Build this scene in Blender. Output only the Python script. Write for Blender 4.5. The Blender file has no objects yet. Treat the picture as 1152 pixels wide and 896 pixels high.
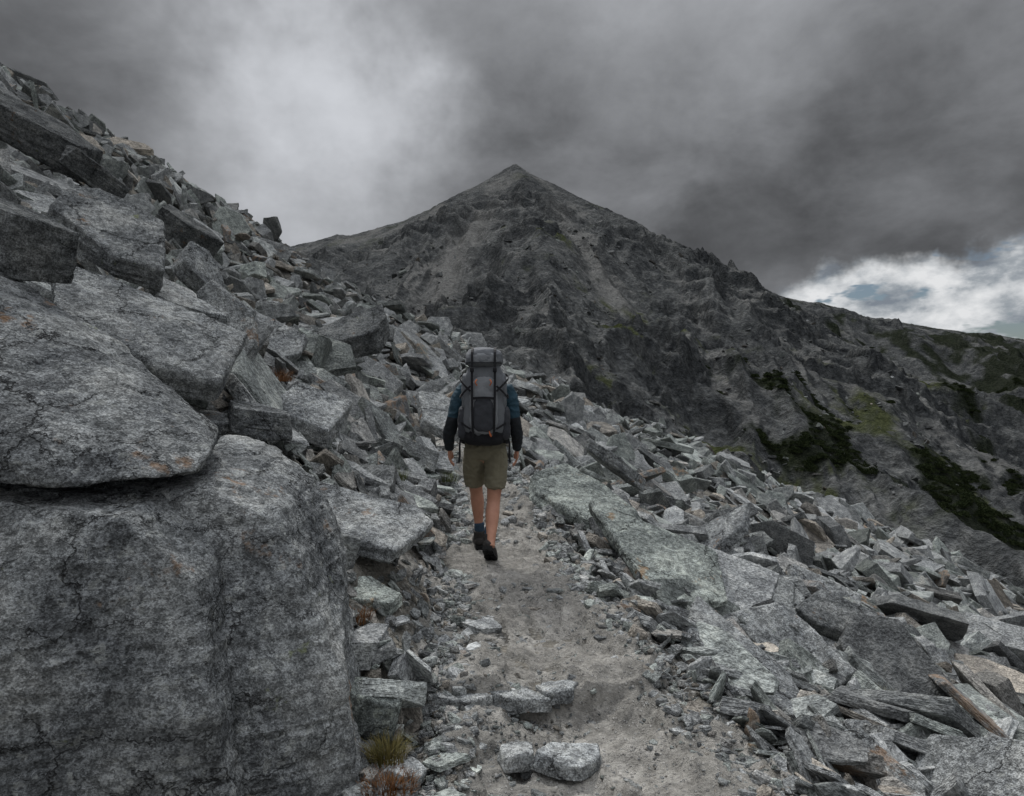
import bpy, bmesh, math, random, time
import numpy as np
from mathutils import Vector, Matrix, Euler
T0=time.time()
rng=np.random.default_rng(11); random.seed(11)
scene=bpy.context.scene
COL=scene.collection

# ------------------------------------------------------------ noise
_p=np.random.default_rng(3).permutation(256)
PERM=np.concatenate([_p,_p,_p]).astype(np.int64)
_g=np.random.default_rng(5).normal(size=(256,3)); _g/=np.linalg.norm(_g,axis=1)[:,None]
def pn(x,y,z=0.0):
    x=np.asarray(x,float); y=np.asarray(y,float); z=np.broadcast_to(np.asarray(z,float),x.shape)
    xi=np.floor(x).astype(np.int64); yi=np.floor(y).astype(np.int64); zi=np.floor(z).astype(np.int64)
    xf=x-xi; yf=y-yi; zf=z-zi
    u=xf*xf*xf*(xf*(xf*6-15)+10); v=yf*yf*yf*(yf*(yf*6-15)+10); w=zf*zf*zf*(zf*(zf*6-15)+10)
    out=0
    for a in (0,1):
        A=PERM[(xi+a)&255]
        for b in (0,1):
            B=PERM[A+((yi+b)&255)]
            for c in (0,1):
                g=_g[PERM[B+((zi+c)&255)]]
                d=g[...,0]*(xf-a)+g[...,1]*(yf-b)+g[...,2]*(zf-c)
                out=out+d*(u if a else 1-u)*(v if b else 1-v)*(w if c else 1-w)
    return out*1.6
def fbm(x,y,z=0.0,o=5,r=.5):
    s=0;a=1.0;f=1.0
    for i in range(o):
        s=s+a*pn(x*f+i*17.3,y*f-i*9.1,z*f+i*3.7); a*=r; f*=2.03
    return s
def ridged(x,y,z=0.0,o=5,r=.5):
    s=0;a=1.0;f=1.0
    for i in range(o):
        s=s+a*(1-2*np.abs(pn(x*f+i*11.3,y*f-i*5.1,z*f+i*3.7))); a*=r; f*=2.07
    return s
def sst(a,b,x):
    t=np.clip((x-a)/(b-a),0,1); return t*t*(3-2*t)

# ------------------------------------------------------------ node helper
class NT:
    def __init__(s,tree): s.t=tree; s.t.nodes.clear()
    def n(s,typ,**kw):
        nd=s.t.nodes.new(typ)
        ins=kw.pop('ins',{})
        for k,v in kw.items(): setattr(nd,k,v)
        for k,v in ins.items():
            sock=nd.inputs[k]
            if isinstance(v,bpy.types.NodeSocket): s.t.links.new(v,sock)
            else: sock.default_value=v
        return nd
    def l(s,a,b): s.t.links.new(a,b)
    def m(s,op,a,b=None,c=None,clamp=False):
        nd=s.t.nodes.new('ShaderNodeMath'); nd.operation=op; nd.use_clamp=clamp
        for i,v in enumerate((a,b,c)):
            if v is None: continue
            if isinstance(v,bpy.types.NodeSocket): s.t.links.new(v,nd.inputs[i])
            else: nd.inputs[i].default_value=v
        return nd.outputs[0]
    def vm(s,op,a,b=None,out=0,scale=None):
        nd=s.t.nodes.new('ShaderNodeVectorMath'); nd.operation=op
        for i,v in enumerate((a,b)):
            if v is None: continue
            if isinstance(v,bpy.types.NodeSocket): s.t.links.new(v,nd.inputs[i])
            else: nd.inputs[i].default_value=v
        if scale is not None:
            if isinstance(scale,bpy.types.NodeSocket): s.t.links.new(scale,nd.inputs['Scale'])
            else: nd.inputs['Scale'].default_value=scale
        return nd.outputs[out]
    def noise(s,vec,scale,detail=6,rough=.55,dist=0,out=0):
        nd=s.n('ShaderNodeTexNoise',ins={'Scale':scale,'Detail':detail,'Roughness':rough,'Distortion':dist})
        if vec is not None: s.l(vec,nd.inputs['Vector'])
        return nd.outputs[out]
    def vor(s,vec,scale,feature='F1',out='Distance'):
        nd=s.n('ShaderNodeTexVoronoi',feature=feature,ins={'Scale':scale}); s.l(vec,nd.inputs['Vector'])
        return nd.outputs[out]
    def mr(s,v,a,b,c=0.0,d=1.0,smooth=True):
        nd=s.n('ShaderNodeMapRange',interpolation_type='SMOOTHSTEP' if smooth else 'LINEAR')
        s.l(v,nd.inputs[0]); 
        for i,x in enumerate((a,b,c,d)):
            if isinstance(x,bpy.types.NodeSocket): s.l(x,nd.inputs[i+1])
            else: nd.inputs[i+1].default_value=x
        return nd.outputs[0]
    def mix(s,f,a,b,blend='MIX'):
        nd=s.n('ShaderNodeMix',data_type='RGBA',blend_type=blend)
        for sock,v in ((nd.inputs[0],f),(nd.inputs[6],a),(nd.inputs[7],b)):
            if isinstance(v,bpy.types.NodeSocket): s.l(v,sock)
            elif isinstance(v,(tuple,list)): sock.default_value=tuple(v)+((1,) if len(v)==3 else ())
            else: sock.default_value=v
        return nd.outputs[2]
    def gray(s,v): return s.n('ShaderNodeCombineColor',ins={0:v,1:v,2:v}).outputs[0]
    def ramp(s,v,stops):
        nd=s.n('ShaderNodeValToRGB'); s.l(v,nd.inputs[0]); e=nd.color_ramp.elements
        while len(e)<len(stops): e.new(.5)
        for i,(p,c) in enumerate(stops): e[i].position=p; e[i].color=tuple(c)+(1,)
        return nd.outputs[0]
    def bump(s,h,strength,dist,nrm=None):
        nd=s.n('ShaderNodeBump',ins={'Strength':strength,'Distance':dist}); s.l(h,nd.inputs['Height'])
        if nrm: s.l(nrm,nd.inputs['Normal'])
        return nd.outputs[0]
    def stone(s,col,nrm=None):
        b=s.n('ShaderNodeBsdfDiffuse',ins={'Roughness':.6}); s.l(col,b.inputs['Color'])
        if nrm: s.l(nrm,b.inputs['Normal'])
        o=s.n('ShaderNodeOutputMaterial'); s.l(b.outputs[0],o.inputs[0])
    def out(s,col,rough=.9,nrm=None,spec=.25):
        b=s.n('ShaderNodeBsdfPrincipled'); 
        if isinstance(col,bpy.types.NodeSocket): s.l(col,b.inputs['Base Color'])
        else: b.inputs['Base Color'].default_value=tuple(col)+(1,)
        if isinstance(rough,bpy.types.NodeSocket): s.l(rough,b.inputs['Roughness'])
        else: b.inputs['Roughness'].default_value=rough
        b.inputs['Specular IOR Level'].default_value=spec
        if nrm: s.l(nrm,b.inputs['Normal'])
        o=s.n('ShaderNodeOutputMaterial'); s.l(b.outputs[0],o.inputs[0])
def newmat(name):
    m=bpy.data.materials.new(name); m.use_nodes=True; return m,NT(m.node_tree)

def rock_hero_material():
    m,N=newmat('boulder_rock')
    tc=N.n('ShaderNodeTexCoord').outputs['Object']
    oin=N.n('ShaderNodeObjectInfo'); oi=oin.outputs['Random']
    off=N.vm('SCALE',(1.0,2.0,3.0),scale=N.m('MULTIPLY',oi,17.0))
    co=N.vm('ADD',tc,off)
    n1=N.noise(co,2.6,5,.62,.3); n2=N.noise(co,30,4,.68); n3=N.noise(co,120,2,.6); n5=N.noise(co,9,4,.66)
    cwv=N.noise(co,7,4,.7,0,1)
    cw=N.vm('ADD',co,N.vm('SCALE',cwv,scale=.16))
    c=N.ramp(n1,[(.36,(.135,.142,.146)),(.46,(.195,.204,.206)),(.56,(.255,.264,.262)),(.66,(.33,.336,.326))])
    c=N.mix(1.0,c,N.gray(N.mr(n5,.38,.62,.78,1.18,False)),'MULTIPLY')
    c=N.mix(1.0,c,N.gray(N.mr(n2,.41,.59,.70,1.25)),'MULTIPLY')
    c=N.mix(1.0,c,N.gray(N.mr(n3,.38,.62,.72,1.26,False)),'MULTIPLY')
    lm=N.m('MULTIPLY',N.mr(N.vor(cw,19),.38,.32),N.mr(n5,.50,.56))
    c=N.mix(N.m('MULTIPLY',lm,.38),c,N.mix(N.mr(n2,.4,.6),(.32,.33,.31),(.46,.47,.44)))
    dm=N.m('MULTIPLY',N.mr(N.vor(cw,38),.34,.26),N.mr(n1,.53,.46))
    c=N.mix(N.m('MULTIPLY',dm,.7),c,(.045,.046,.047))
    n4=N.noise(N.vm('ADD',co,(5.2,1.3,8.8)),2.3,5,.75)
    c=N.mix(N.m('MULTIPLY',N.mr(n4,.35,.30),.5),c,(.23,.26,.11))
    c=N.mix(N.m('MULTIPLY',N.mr(n4,.61,.68),.6),c,(.24,.135,.065))
    cf=N.vm('MULTIPLY',N.vm('ADD',co,N.vm('SCALE',cwv,scale=.22)),(1.0,1.0,2.2))
    fr=N.vor(cf,1.7,'DISTANCE_TO_EDGE')
    ck=N.m('MULTIPLY',N.mr(fr,.013,.002),N.mr(n1,.62,.46))
    c=N.mix(N.m('MULTIPLY',ck,.75),c,(.035,.035,.035))
    c=N.mix(1.0,c,oin.outputs['Color'],'MULTIPLY')
    sv=N.vm('MULTIPLY',co,(1.0,1.0,4.0))
    hh=N.m('ADD',N.noise(co,8,6,.74),N.m('ADD',N.m('MULTIPLY',N.noise(sv,5,3,.6),.4),N.m('ADD',N.m('MULTIPLY',n2,.40),N.m('MULTIPLY',ck,-.6))))
    N.stone(c,N.bump(hh,1.0,.06))
    return m
def rock_inst_material():
    m,N=newmat('talus_rock')
    tc=N.n('ShaderNodeTexCoord').outputs['Object']
    at=N.n('ShaderNodeAttribute',attribute_type='INSTANCER',attribute_name='tint')
    sep=N.n('ShaderNodeSeparateColor',ins={0:at.outputs['Color']}); br,hue,rst=sep.outputs
    off=N.vm('SCALE',at.outputs['Color'],scale=31.0)
    co=N.vm('ADD',N.vm('SCALE',tc,scale=at.outputs['Alpha']),off)
    n1=N.noise(co,3.0,5,.66); n2=N.noise(co,22,3,.68)
    c=N.ramp(n1,[(.34,(.145,.15,.153)),(.46,(.215,.223,.224)),(.57,(.28,.288,.285)),(.70,(.385,.388,.375))])
    c=N.mix(1.0,c,N.gray(N.mr(n2,.40,.60,.70,1.26)),'MULTIPLY')
    dm=N.m('MULTIPLY',N.mr(N.vor(co,28),.34,.24),N.mr(n1,.54,.46))
    c=N.mix(N.m('MULTIPLY',dm,.6),c,(.05,.051,.05))
    c=N.mix(1.0,c,N.gray(N.m('MULTIPLY_ADD',br,1.0,.42)),'MULTIPLY')
    c=N.mix(N.mr(hue,.5,1.0,0,.7),c,N.mix(1.0,c,(.97,1.035,.95),'MULTIPLY'))
    c=N.mix(N.mr(hue,.20,.0,0,1.0),c,N.mix(1.0,c,(1.13,1.0,.87),'MULTIPLY'))
    c=N.mix(N.m('MULTIPLY',N.mr(rst,.955,.985,0,.6),N.mr(n1,.44,.60)),c,(.25,.15,.08))
    sv=N.vm('MULTIPLY',co,(1.0,1.0,5.0))
    hh=N.m('ADD',n1,N.m('ADD',N.m('MULTIPLY',N.noise(sv,7,2,.65),.45),N.m('MULTIPLY',n2,.35)))
    N.stone(c,N.bump(hh,1.0,.07))
    return m
M_hero=rock_hero_material(); M_inst=rock_inst_material()

def cloth(name,col,rough=.9,scale=250,noisec=.25,bumpd=.002):
    m,N=newmat(name)
    co=N.n('ShaderNodeTexCoord').outputs['Object']
    n=N.noise(co,9,5,.6)
    c=N.mix(N.mr(n,.3,.7,0,noisec),col,tuple(x*.5 for x in col))
    w=N.noise(co,scale,3,.6)
    h=N.m('ADD',N.m('MULTIPLY',w,.15),N.noise(co,18,5,.6))
    N.out(c,rough,N.bump(h,.6,.012),.2); return m

# ------------------------------------------------------------ mesh helpers
def mesh_obj(name,me,mat=None,parent=None,loc=None):
    ob=bpy.data.objects.new(name,me); COL.objects.link(ob)
    if mat: me.materials.clear(); me.materials.append(mat)
    if parent: ob.parent=parent
    if loc is not None: ob.location=loc
    return ob
def bm_to_mesh(bm,name,smooth=True):
    me=bpy.data.meshes.new(name); bm.normal_update(); bm.to_mesh(me); bm.free()
    if smooth: me.shade_smooth()
    return me
def grid_mesh(name,X,Y,Z,attrs=None):
    n,m=X.shape
    me=bpy.data.meshes.new(name)
    co=np.stack([X,Y,Z],-1).reshape(-1,3).astype(np.float32)
    i=np.arange(n-1)[:,None]*m+np.arange(m-1)[None,:]
    f=np.stack([i,i+1,i+m+1,i+m],-1).reshape(-1,4).astype(np.int32)
    me.vertices.add(len(co)); me.vertices.foreach_set('co',co.ravel())
    me.loops.add(f.size); me.loops.foreach_set('vertex_index',f.ravel())
    me.polygons.add(len(f)); me.polygons.foreach_set('loop_start',np.arange(0,f.size,4,dtype=np.int32))
    me.polygons.foreach_set('loop_total',np.full(len(f),4,np.int32))
    me.update(calc_edges=True); me.shade_smooth()
    if attrs is not None:
        a=me.color_attributes.new('mask','FLOAT_COLOR','POINT'); a.data.foreach_set('color',attrs.reshape(-1,4).astype(np.float32).ravel())
    return me
def displace(me,amp,f,seed=0.0,strata=.5,low=.55,stepw=.5):
    n=len(me.vertices); co=np.empty(n*3,np.float32); me.vertices.foreach_get('co',co); co=co.reshape(-1,3).astype(float)
    nr=np.empty(n*3,np.float32); me.vertices.foreach_get('normal',nr); nr=nr.reshape(-1,3)
    x,y,z=(co*f).T; x=x+seed*7.7; y=y+seed*3.1
    d=low*fbm(x,y,z,2,.5)+.32*fbm(x*4,y*4,z*4,4,.6)+.16*ridged(x*2.5,y*2.5,z*2.5,4,.6)
    d+=stepw*np.round(2.5*pn(x*1.3+9,y*1.3,z*1.3)+.25*pn(x*6,y*6,z*6))/2.5
    d+=strata*(1-np.abs(nr[:,2]))*(pn(x*1.2,y*1.2,z*9)+.5*np.round(2*pn(x*.7,y*.7,z*16)))
    co=co+nr*(d*amp)[:,None]
    me.vertices.foreach_set('co',co.astype(np.float32).ravel()); me.update()
def hull_bm(points,bev=.03,seg=2,dis=9):
    bm=bmesh.new(); vs=[bm.verts.new(p) for p in points]
    r=bmesh.ops.convex_hull(bm,input=vs)
    dead=[e for e in set(r['geom_interior'])|set(r['geom_unused']) if isinstance(e,bmesh.types.BMVert)]
    if dead: bmesh.ops.delete(bm,geom=dead,context='VERTS')
    bmesh.ops.dissolve_limit(bm,angle_limit=math.radians(dis),verts=bm.verts[:],edges=bm.edges[:])
    if bev>0: bmesh.ops.bevel(bm,geom=bm.edges[:],offset=bev,segments=seg,profile=.6,affect='EDGES',clamp_overlap=True)
    return bm
def slab_pts(rnd,asp,th,kk=(5,7)):
    k=rnd.randint(*kk); a0=rnd.random()*6.28; P=[]
    tx,ty=rnd.uniform(-.25,.25),rnd.uniform(-.2,.2)
    for i in range(k):
        a=a0+(i+rnd.uniform(-.38,.38))*2*math.pi/k
        r=.5*rnd.uniform(.70,1.15)
        x,y=r*math.cos(a),r*math.sin(a)*asp
        P.append((x*rnd.uniform(.84,1),y*rnd.uniform(.82,1),th*.5*rnd.uniform(.75,1.05)+tx*x*th+ty*y*th))
        P.append((x*rnd.uniform(.82,1.05),y*rnd.uniform(.82,1.05),-th*.5*rnd.uniform(.5,1.05)+tx*x*th))
    return P
def finish_bm(bm,maxlen):
    bmesh.ops.triangulate(bm,faces=bm.faces[:])
    for _ in range(5):
        es=[e for e in bm.edges if e.calc_length()>maxlen]
        if not es: break
        bmesh.ops.subdivide_edges(bm,edges=es,cuts=1)
        bmesh.ops.triangulate(bm,faces=[f for f in bm.faces if len(f.verts)>3])
def remeshed(me,voxel):
    ob=bpy.data.objects.new('tmp',me); COL.objects.link(ob)
    md=ob.modifiers.new('r','REMESH'); md.mode='VOXEL'; md.voxel_size=voxel; md.use_smooth_shade=True
    dg=bpy.context.evaluated_depsgraph_get(); ev=ob.evaluated_get(dg)
    out=bpy.data.meshes.new_from_object(ev); bpy.data.objects.remove(ob); bpy.data.meshes.remove(me)
    return out
def sharp(me,ang): 
    me.shade_smooth()
    try: me.set_sharp_from_angle(angle=math.radians(ang))
    except Exception as e: print(e)

# ------------------------------------------------------------ terrain function
_yy=np.linspace(-12,80,1841)
def curve(ys,xs,sm=61):
    v=np.interp(_yy,ys,xs); k=np.hanning(sm); k/=k.sum()
    vp=np.pad(v,sm//2,mode='edge'); return np.convolve(vp,k,'valid')
PCX=curve([-12,1,2.6,4,5.5,7,9,12,16,22,30,80],[.40,.40,.34,.17,-.06,-.12,-.4,-1.25,-2.1,-1.6,-.5,.5])
PCZ=curve([-12,1,2.6,4,5.5,7,9,12,16,22,30,36,80],[-.3,-.03,0,.05,.14,.28,.47,.78,1.2,1.8,2.5,2.9,3.5])
PHW=curve([-12,2.6,4,5.5,9,12,20,80],[.86,.74,.59,.52,.48,.42,.36,.3])
pcx=lambda y:np.interp(y,_yy,PCX); pcz=lambda y:np.interp(y,_yy,PCZ); phw=lambda y:np.interp(y,_yy,PHW)
def H(x,y,fine=True):
    x=np.asarray(x,float); y=np.asarray(y,float)
    u=x-pcx(y); w=phw(y)
    tl=np.maximum(-u-w,0); tr=np.maximum(u-w,0)
    near=.12+.88*sst(2.2,4.6,y)
    z=pcz(y)+near*(.585*tl+.28*(1-np.exp(-tl/.45))) -.45*tr+.05*np.exp(-((tr-.15)/.15)**2)*(tr>0)
    z=z-1.15*np.exp(-((tl-8.0)/5.0)**2)*sst(9,22,y)
    z=z-.014*np.maximum(y-31,0)**2
    off=np.minimum(1,(tl+tr)/1.5)
    z=z+off*(.35*pn(x*.35,y*.35,1.7)+.16*pn(x*.9,y*.9,4.2))
    z=z+off*np.minimum(1,np.maximum(y-10,0)/15)*.8*pn(x*.13+4,y*.13,8.8)
    z=z-.12*sst(3.41,3.37,y+.06*pn(x*3,y*0,2)-.12*x)*sst(.50,.2,u)*(tl+tr<.4)
    if fine:
        z=z+.02*fbm(x*2.3,y*2.3,.5,5,.55)
    return z

# ------------------------------------------------------------ ground sheet (near hillside)
az=np.radians(np.linspace(-100,100,480)); rr=np.exp(np.linspace(math.log(.9),math.log(75),480))
R,A=np.meshgrid(rr,az,indexing='ij'); X=R*np.sin(A); Y=R*np.cos(A)
Z=H(X,Y)+(.05+.03*np.minimum(R/10,1))*fbm(X*4,Y*4,3.3,3)*np.minimum(1,np.maximum(np.abs(X-pcx(Y))-phw(Y),0)/.3)-.02
m,N=newmat('rubble_ground')
co=N.n('ShaderNodeTexCoord').outputs['Object']
vn=N.n('ShaderNodeTexVoronoi',ins={'Scale':34.0}); N.l(co,vn.inputs['Vector']); vd=vn.outputs['Distance']
sepc=N.n('ShaderNodeSeparateColor',ins={0:vn.outputs['Color']})
c=N.ramp(sepc.outputs[0],[(0,(.12,.12,.115)),(.5,(.20,.20,.19)),(1,(.30,.295,.28))])
c=N.mix(N.mr(vd,.3,.6),c,(.09,.086,.078))
c=N.mix(N.mr(N.noise(co,2,5,.65),.42,.6,0,.85),c,(.23,.215,.185))
hb=N.m('ADD',N.m('MULTIPLY',vd,-.6),N.noise(co,18,5,.7))
N.stone(c,N.bump(hb,1.0,.05))
ground=mesh_obj('ground',grid_mesh('ground',X,Y,Z),m)

# ------------------------------------------------------------ trail
ty=np.concatenate([np.arange(.6,8,.014),np.arange(8,26,.05)])
ts=np.linspace(-1.4,1.4,150)
TY,TS=np.meshgrid(ty,ts,indexing='ij'); wob=1+.22*pn(TY*1.3,np.sign(TS)*3.0,2.2)+.12*pn(TY*4,np.sign(TS)*5.0,6.2)
TX=pcx(TY)+TS*phw(TY)*wob
edge=sst(.80,1.38,np.abs(TS)+.16*pn(TX*5,TY*5,4.))
def trail_rough(x,y):
    sl=fbm(x*1.5+3,y*1.0,7.7,3)
    bl=np.maximum(fbm(x*3.1,y*2.4,2.7,3,.5)-.10,0)
    r=.06*np.round(2.0*sl+.3*pn(x*6,y*6,3))/2.0+.06*pn(x*.9,y*.8,5.5)+.020*fbm(x*7,y*7,1.1,4,.62)+.11*np.minimum(bl,.35)
    return r*(1-.85*np.exp(-((x+.2)**2/.16+(y-5.65)**2/.25)))
TZ=H(TX,TY)+.02-.12*edge+trail_rough(TX,TY)+.009*ridged(TX*11,TY*9,3,3)-.035*np.exp(-(TS/.5)**2)+.02
m,N=newmat('trail_dirt')
co=N.n('ShaderNodeTexCoord').outputs['Object']
n1=N.noise(co,1.9,7,.70); n2=N.noise(co,13,5,.74)
c=N.ramp(n1,[(.32,(.175,.170,.158)),(.45,(.27,.26,.238)),(.55,(.34,.326,.298)),(.68,(.43,.415,.385))])
c=N.mix(1.0,c,N.gray(N.mr(n2,.34,.66,.62,1.25,False)),'MULTIPLY')
vn=N.n('ShaderNodeTexVoronoi',ins={'Scale':60.0}); N.l(co,vn.inputs['Vector']); vc=N.n('ShaderNodeSeparateColor',ins={0:vn.outputs['Color']})
pm=N.m('MULTIPLY',N.mr(vn.outputs['Distance'],.42,.3),N.mr(vc.outputs[1],.60,.66))
c=N.mix(N.m('MULTIPLY',pm,.7),c,N.ramp(vc.outputs[0],[(0,(.13,.13,.128)),(1,(.46,.45,.43))]))
hb=N.m('ADD',N.m('MULTIPLY',pm,.3),N.m('ADD',N.noise(co,8,7,.76),N.m('MULTIPLY',n2,.35)))
N.stone(c,N.bump(hb,1.0,.07))
trail=mesh_obj('hiking_trail',grid_mesh('hiking_trail',TX,TY,TZ),m)

# ------------------------------------------------------------ mountain
ridges=[ # polyline of (x,y,z,flank slope)
 [(2,400,135.5,.66),(-25,404,127,.62),(-68,415,112,.56),(-110,430,105,.52),(-152,440,102,.50),(-320,480,85,.5),(-600,600,60,.5)],
 [(2,400,135.5,.66),(23,401,130.5,.64),(66,410,107,.58),(100,420,88,.52),(166,450,76,.44),(215,480,69,.40),(293,530,65,.36),(480,640,58,.32),(900,900,30,.3)],
 [(2,400,135.5,.66),(6,300,84,.66),(12,200,40,.62),(6,125,11,.6),(-6,75,-2,.6)],
 [(2,400,135.5,.66),(42,300,72,.64),(55,220,24,.6),(60,150,-4,.55),(64,100,-20,.55)],
 [(-110,430,105,.55),(-70,300,50,.6),(-45,200,16,.6),(-30,120,-4,.6)],
 [(215,480,69,.42),(190,330,8,.42),(170,230,-30,.42),(150,140,-60,.42)],
 [(420,600,60,.36),(380,430,8,.36),(330,280,-50,.36)],
]
def mountain_h(X,Y,full=False):
    K=5.0; hs=[]; dr=np.full(X.shape,1e9)
    for ri,pl in enumerate(ridges):
        best=np.full(X.shape,-1e9)
        for (x0,y0,z0,s0),(x1,y1,z1,s1) in zip(pl[:-1],pl[1:]):
            dx,dy=x1-x0,y1-y0; L2=dx*dx+dy*dy
            t=np.clip(((X-x0)*dx+(Y-y0)*dy)/L2,0,1)
            d=np.hypot(X-x0-t*dx,Y-y0-t*dy)
            best=np.maximum(best,z0+t*(z1-z0)-(s0+t*(s1-s0))*d)
            if ri<2: dr=np.minimum(dr,d)
        hs.append(best)
    hs=np.stack(hs); mx=hs.max(0)
    z=mx+K*np.log(np.exp((hs-mx)/K).sum(0))-1.5
    z=np.maximum(z,-150)
    a=.08+.92*sst(6,100,dr)
    ca,sa=math.cos(.9),math.sin(.9)
    U=X*ca+Y*sa; V=-X*sa+Y*ca
    wx=14*fbm(X/60,Y/60,2.2,3)
    z=z+a*(8.0*(ridged((X+wx)/42,(Y-.7*X)/130,1.1,3,.5)-.9))     # gullies running down the face
    z=z+a*1.6*ridged((X+wx)/20,(Y-wx)/30,5.5,4,.55)
    cr=sst(-.25,.35,pn(X/50,Y/50,9.9))
    # dipping rock bands: ledges and short cliffs
    q=(z+.55*X+.10*Y+9*fbm(X/26,Y/26,4.2,4,.55))/12.0; fr=q-np.floor(q)
    step=(sst(.0,.30,fr)-fr)
    z=z+a*cr*7.0*step
    q2=(z-.35*X+4*fbm(X/11,Y/11,7.2,3,.55))/4.0; fr2=q2-np.floor(q2)
    z=z+(.1+a*.9)*.8*(sst(.0,.35,fr2)-fr2)*(.3+cr)
    z=z+(.3+.7*a)*.5*ridged(U/6,V/11,2.5,3,.6)
    z=z+.3*fbm(X/2.2,Y/2.2,7.7,2)
    z=z-2.5
    if full: return z,cr*step,dr,wx
    return z
az=np.radians(np.linspace(-58,58,1150)); rr=np.exp(np.linspace(math.log(42),math.log(1300),700))
R,A=np.meshgrid(rr,az,indexing='ij'); X=R*np.sin(A); Y=R*np.cos(A)
Z,stp,dr,wx=mountain_h(X,Y,True)
gsum=np.zeros_like(X)
for gx,gy,s,am in [(41,205,10,1.1),(24,150,6,1.0),(38,130,6,1.05),(60,160,8,.8),(83,150,9,1.0),(95,190,9,.9),(52,120,6,1),(33,115,5,1.0),(14,120,5,.8),(110,165,12,.8),(150,240,14,.8),(120,300,12,.6),(18,250,8,.6),(47,185,5,1.1),(30,165,5,1.0)]:
    gsum=np.maximum(gsum,am*np.exp(-(((X-gx)**2+(Y-gy)**2)/(2*s*s))))
dzx=np.gradient(Z,axis=1)/np.maximum(R*(az[1]-az[0]),1e-3); dzr=np.gradient(Z,axis=0)/np.gradient(R,axis=0)
slope=np.hypot(dzx,dzr)
gn=fbm(X/9,Y/9,4.4,4)
green=sst(.40,.9,gsum+.6*gn)*sst(1.6,.9,slope)
green=np.maximum(green,.35*sst(.5,.85,fbm(X/30,Y/30,8,4)+(Z<40)*.12)*sst(1.0,.5,slope))
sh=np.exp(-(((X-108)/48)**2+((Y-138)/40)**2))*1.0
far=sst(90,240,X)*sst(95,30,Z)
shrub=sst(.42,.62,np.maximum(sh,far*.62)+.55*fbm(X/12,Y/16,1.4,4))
gl=np.exp(-((X+16-(Y-300)*.14+.5*wx)/9)**2)*sst(150,190,Y)*sst(345,310,Y)
gl2=np.exp(-((X-24-(300-Y)*.05+.6*wx)/6)**2)*sst(190,220,Y)*sst(350,320,Y)
scree=np.clip(sst(.05,.7,fbm((X+wx)/18,Y/60,3.9,4)+.12)*sst(1.1,.55,slope)+1.1*gl+.9*gl2,0,1)
darkr=np.clip(sst(20,160,X)*.5+.55*sst(.9,1.8,slope),0,1)  # darker to the right, partly cloud shadow put into the colour; steep rock darker
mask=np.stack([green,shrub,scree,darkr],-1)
m,N=newmat('mountain_rock')
co=N.n('ShaderNodeTexCoord').outputs['Object']
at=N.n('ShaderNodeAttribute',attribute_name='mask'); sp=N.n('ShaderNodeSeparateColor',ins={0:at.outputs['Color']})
n1=N.noise(co,.04,6,.68,.5); n2=N.noise(co,.22,7,.72,.3); n3=N.noise(co,1.1,4,.70)
c=N.ramp(n2,[(.32,(.065,.068,.070)),(.46,(.125,.13,.13)),(.58,(.19,.194,.189)),(.72,(.30,.30,.287))])
c=N.mix(N.mr(n1,.36,.64,.8,0),c,N.mix(1.0,c,(.48,.49,.51),'MULTIPLY'))
c=N.mix(1.0,c,N.gray(N.mr(n3,.34,.66,.6,1.35,False)),'MULTIPLY')
c=N.mix(N.m('MULTIPLY',sp.outputs[2],.65),c,N.ramp(n3,[(.3,(.16,.16,.155)),(.7,(.35,.345,.325))]))
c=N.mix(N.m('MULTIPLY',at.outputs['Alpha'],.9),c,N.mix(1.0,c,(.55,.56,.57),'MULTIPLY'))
c=N.mix(N.m('MULTIPLY',sp.outputs[0],.85),c,N.ramp(n3,[(.3,(.032,.040,.014)),(.7,(.088,.10,.034))]))
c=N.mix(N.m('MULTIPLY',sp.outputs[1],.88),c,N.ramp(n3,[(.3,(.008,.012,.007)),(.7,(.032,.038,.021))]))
hb=N.m('ADD',n2,N.m('ADD',N.m('MULTIPLY',n1,1.6),N.m('MULTIPLY',n3,.35)))
N.stone(c,N.bump(hb,1.0,4.0))
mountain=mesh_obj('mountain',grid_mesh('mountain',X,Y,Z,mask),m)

# ------------------------------------------------------------ rock prototypes
protos=bpy.data.collections.new('rock_kinds')
NP=24
for i in range(NP):
    rnd=random.Random(500+i)
    asp=rnd.uniform(.46,.92); th=rnd.uniform(.06,.16) if i<20 else rnd.uniform(.22,.36)
    bm=hull_bm(slab_pts(rnd,asp,th),.004,1,7)
    finish_bm(bm,.09)
    me=bm_to_mesh(bm,'rock_kind'); displace(me,.014,3.0,i*1.37,.7); sharp(me,25)
    me.materials.append(M_inst)
    ob=bpy.data.objects.new('rock_kind_%02d'%i,me); protos.objects.link(ob)
pebbles=bpy.data.collections.new('pebble_kinds')
for i in range(8):
    rnd=random.Random(300+i)
    bm=hull_bm(slab_pts(rnd,rnd.uniform(.6,.95),rnd.uniform(.3,.5)),.03,1,7)
    me=bm_to_mesh(bm,'pebble_kind'); sharp(me,40); me.materials.append(M_inst)
    ob=bpy.data.objects.new('pebble_kind_%02d'%i,me); pebbles.objects.link(ob)

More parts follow.
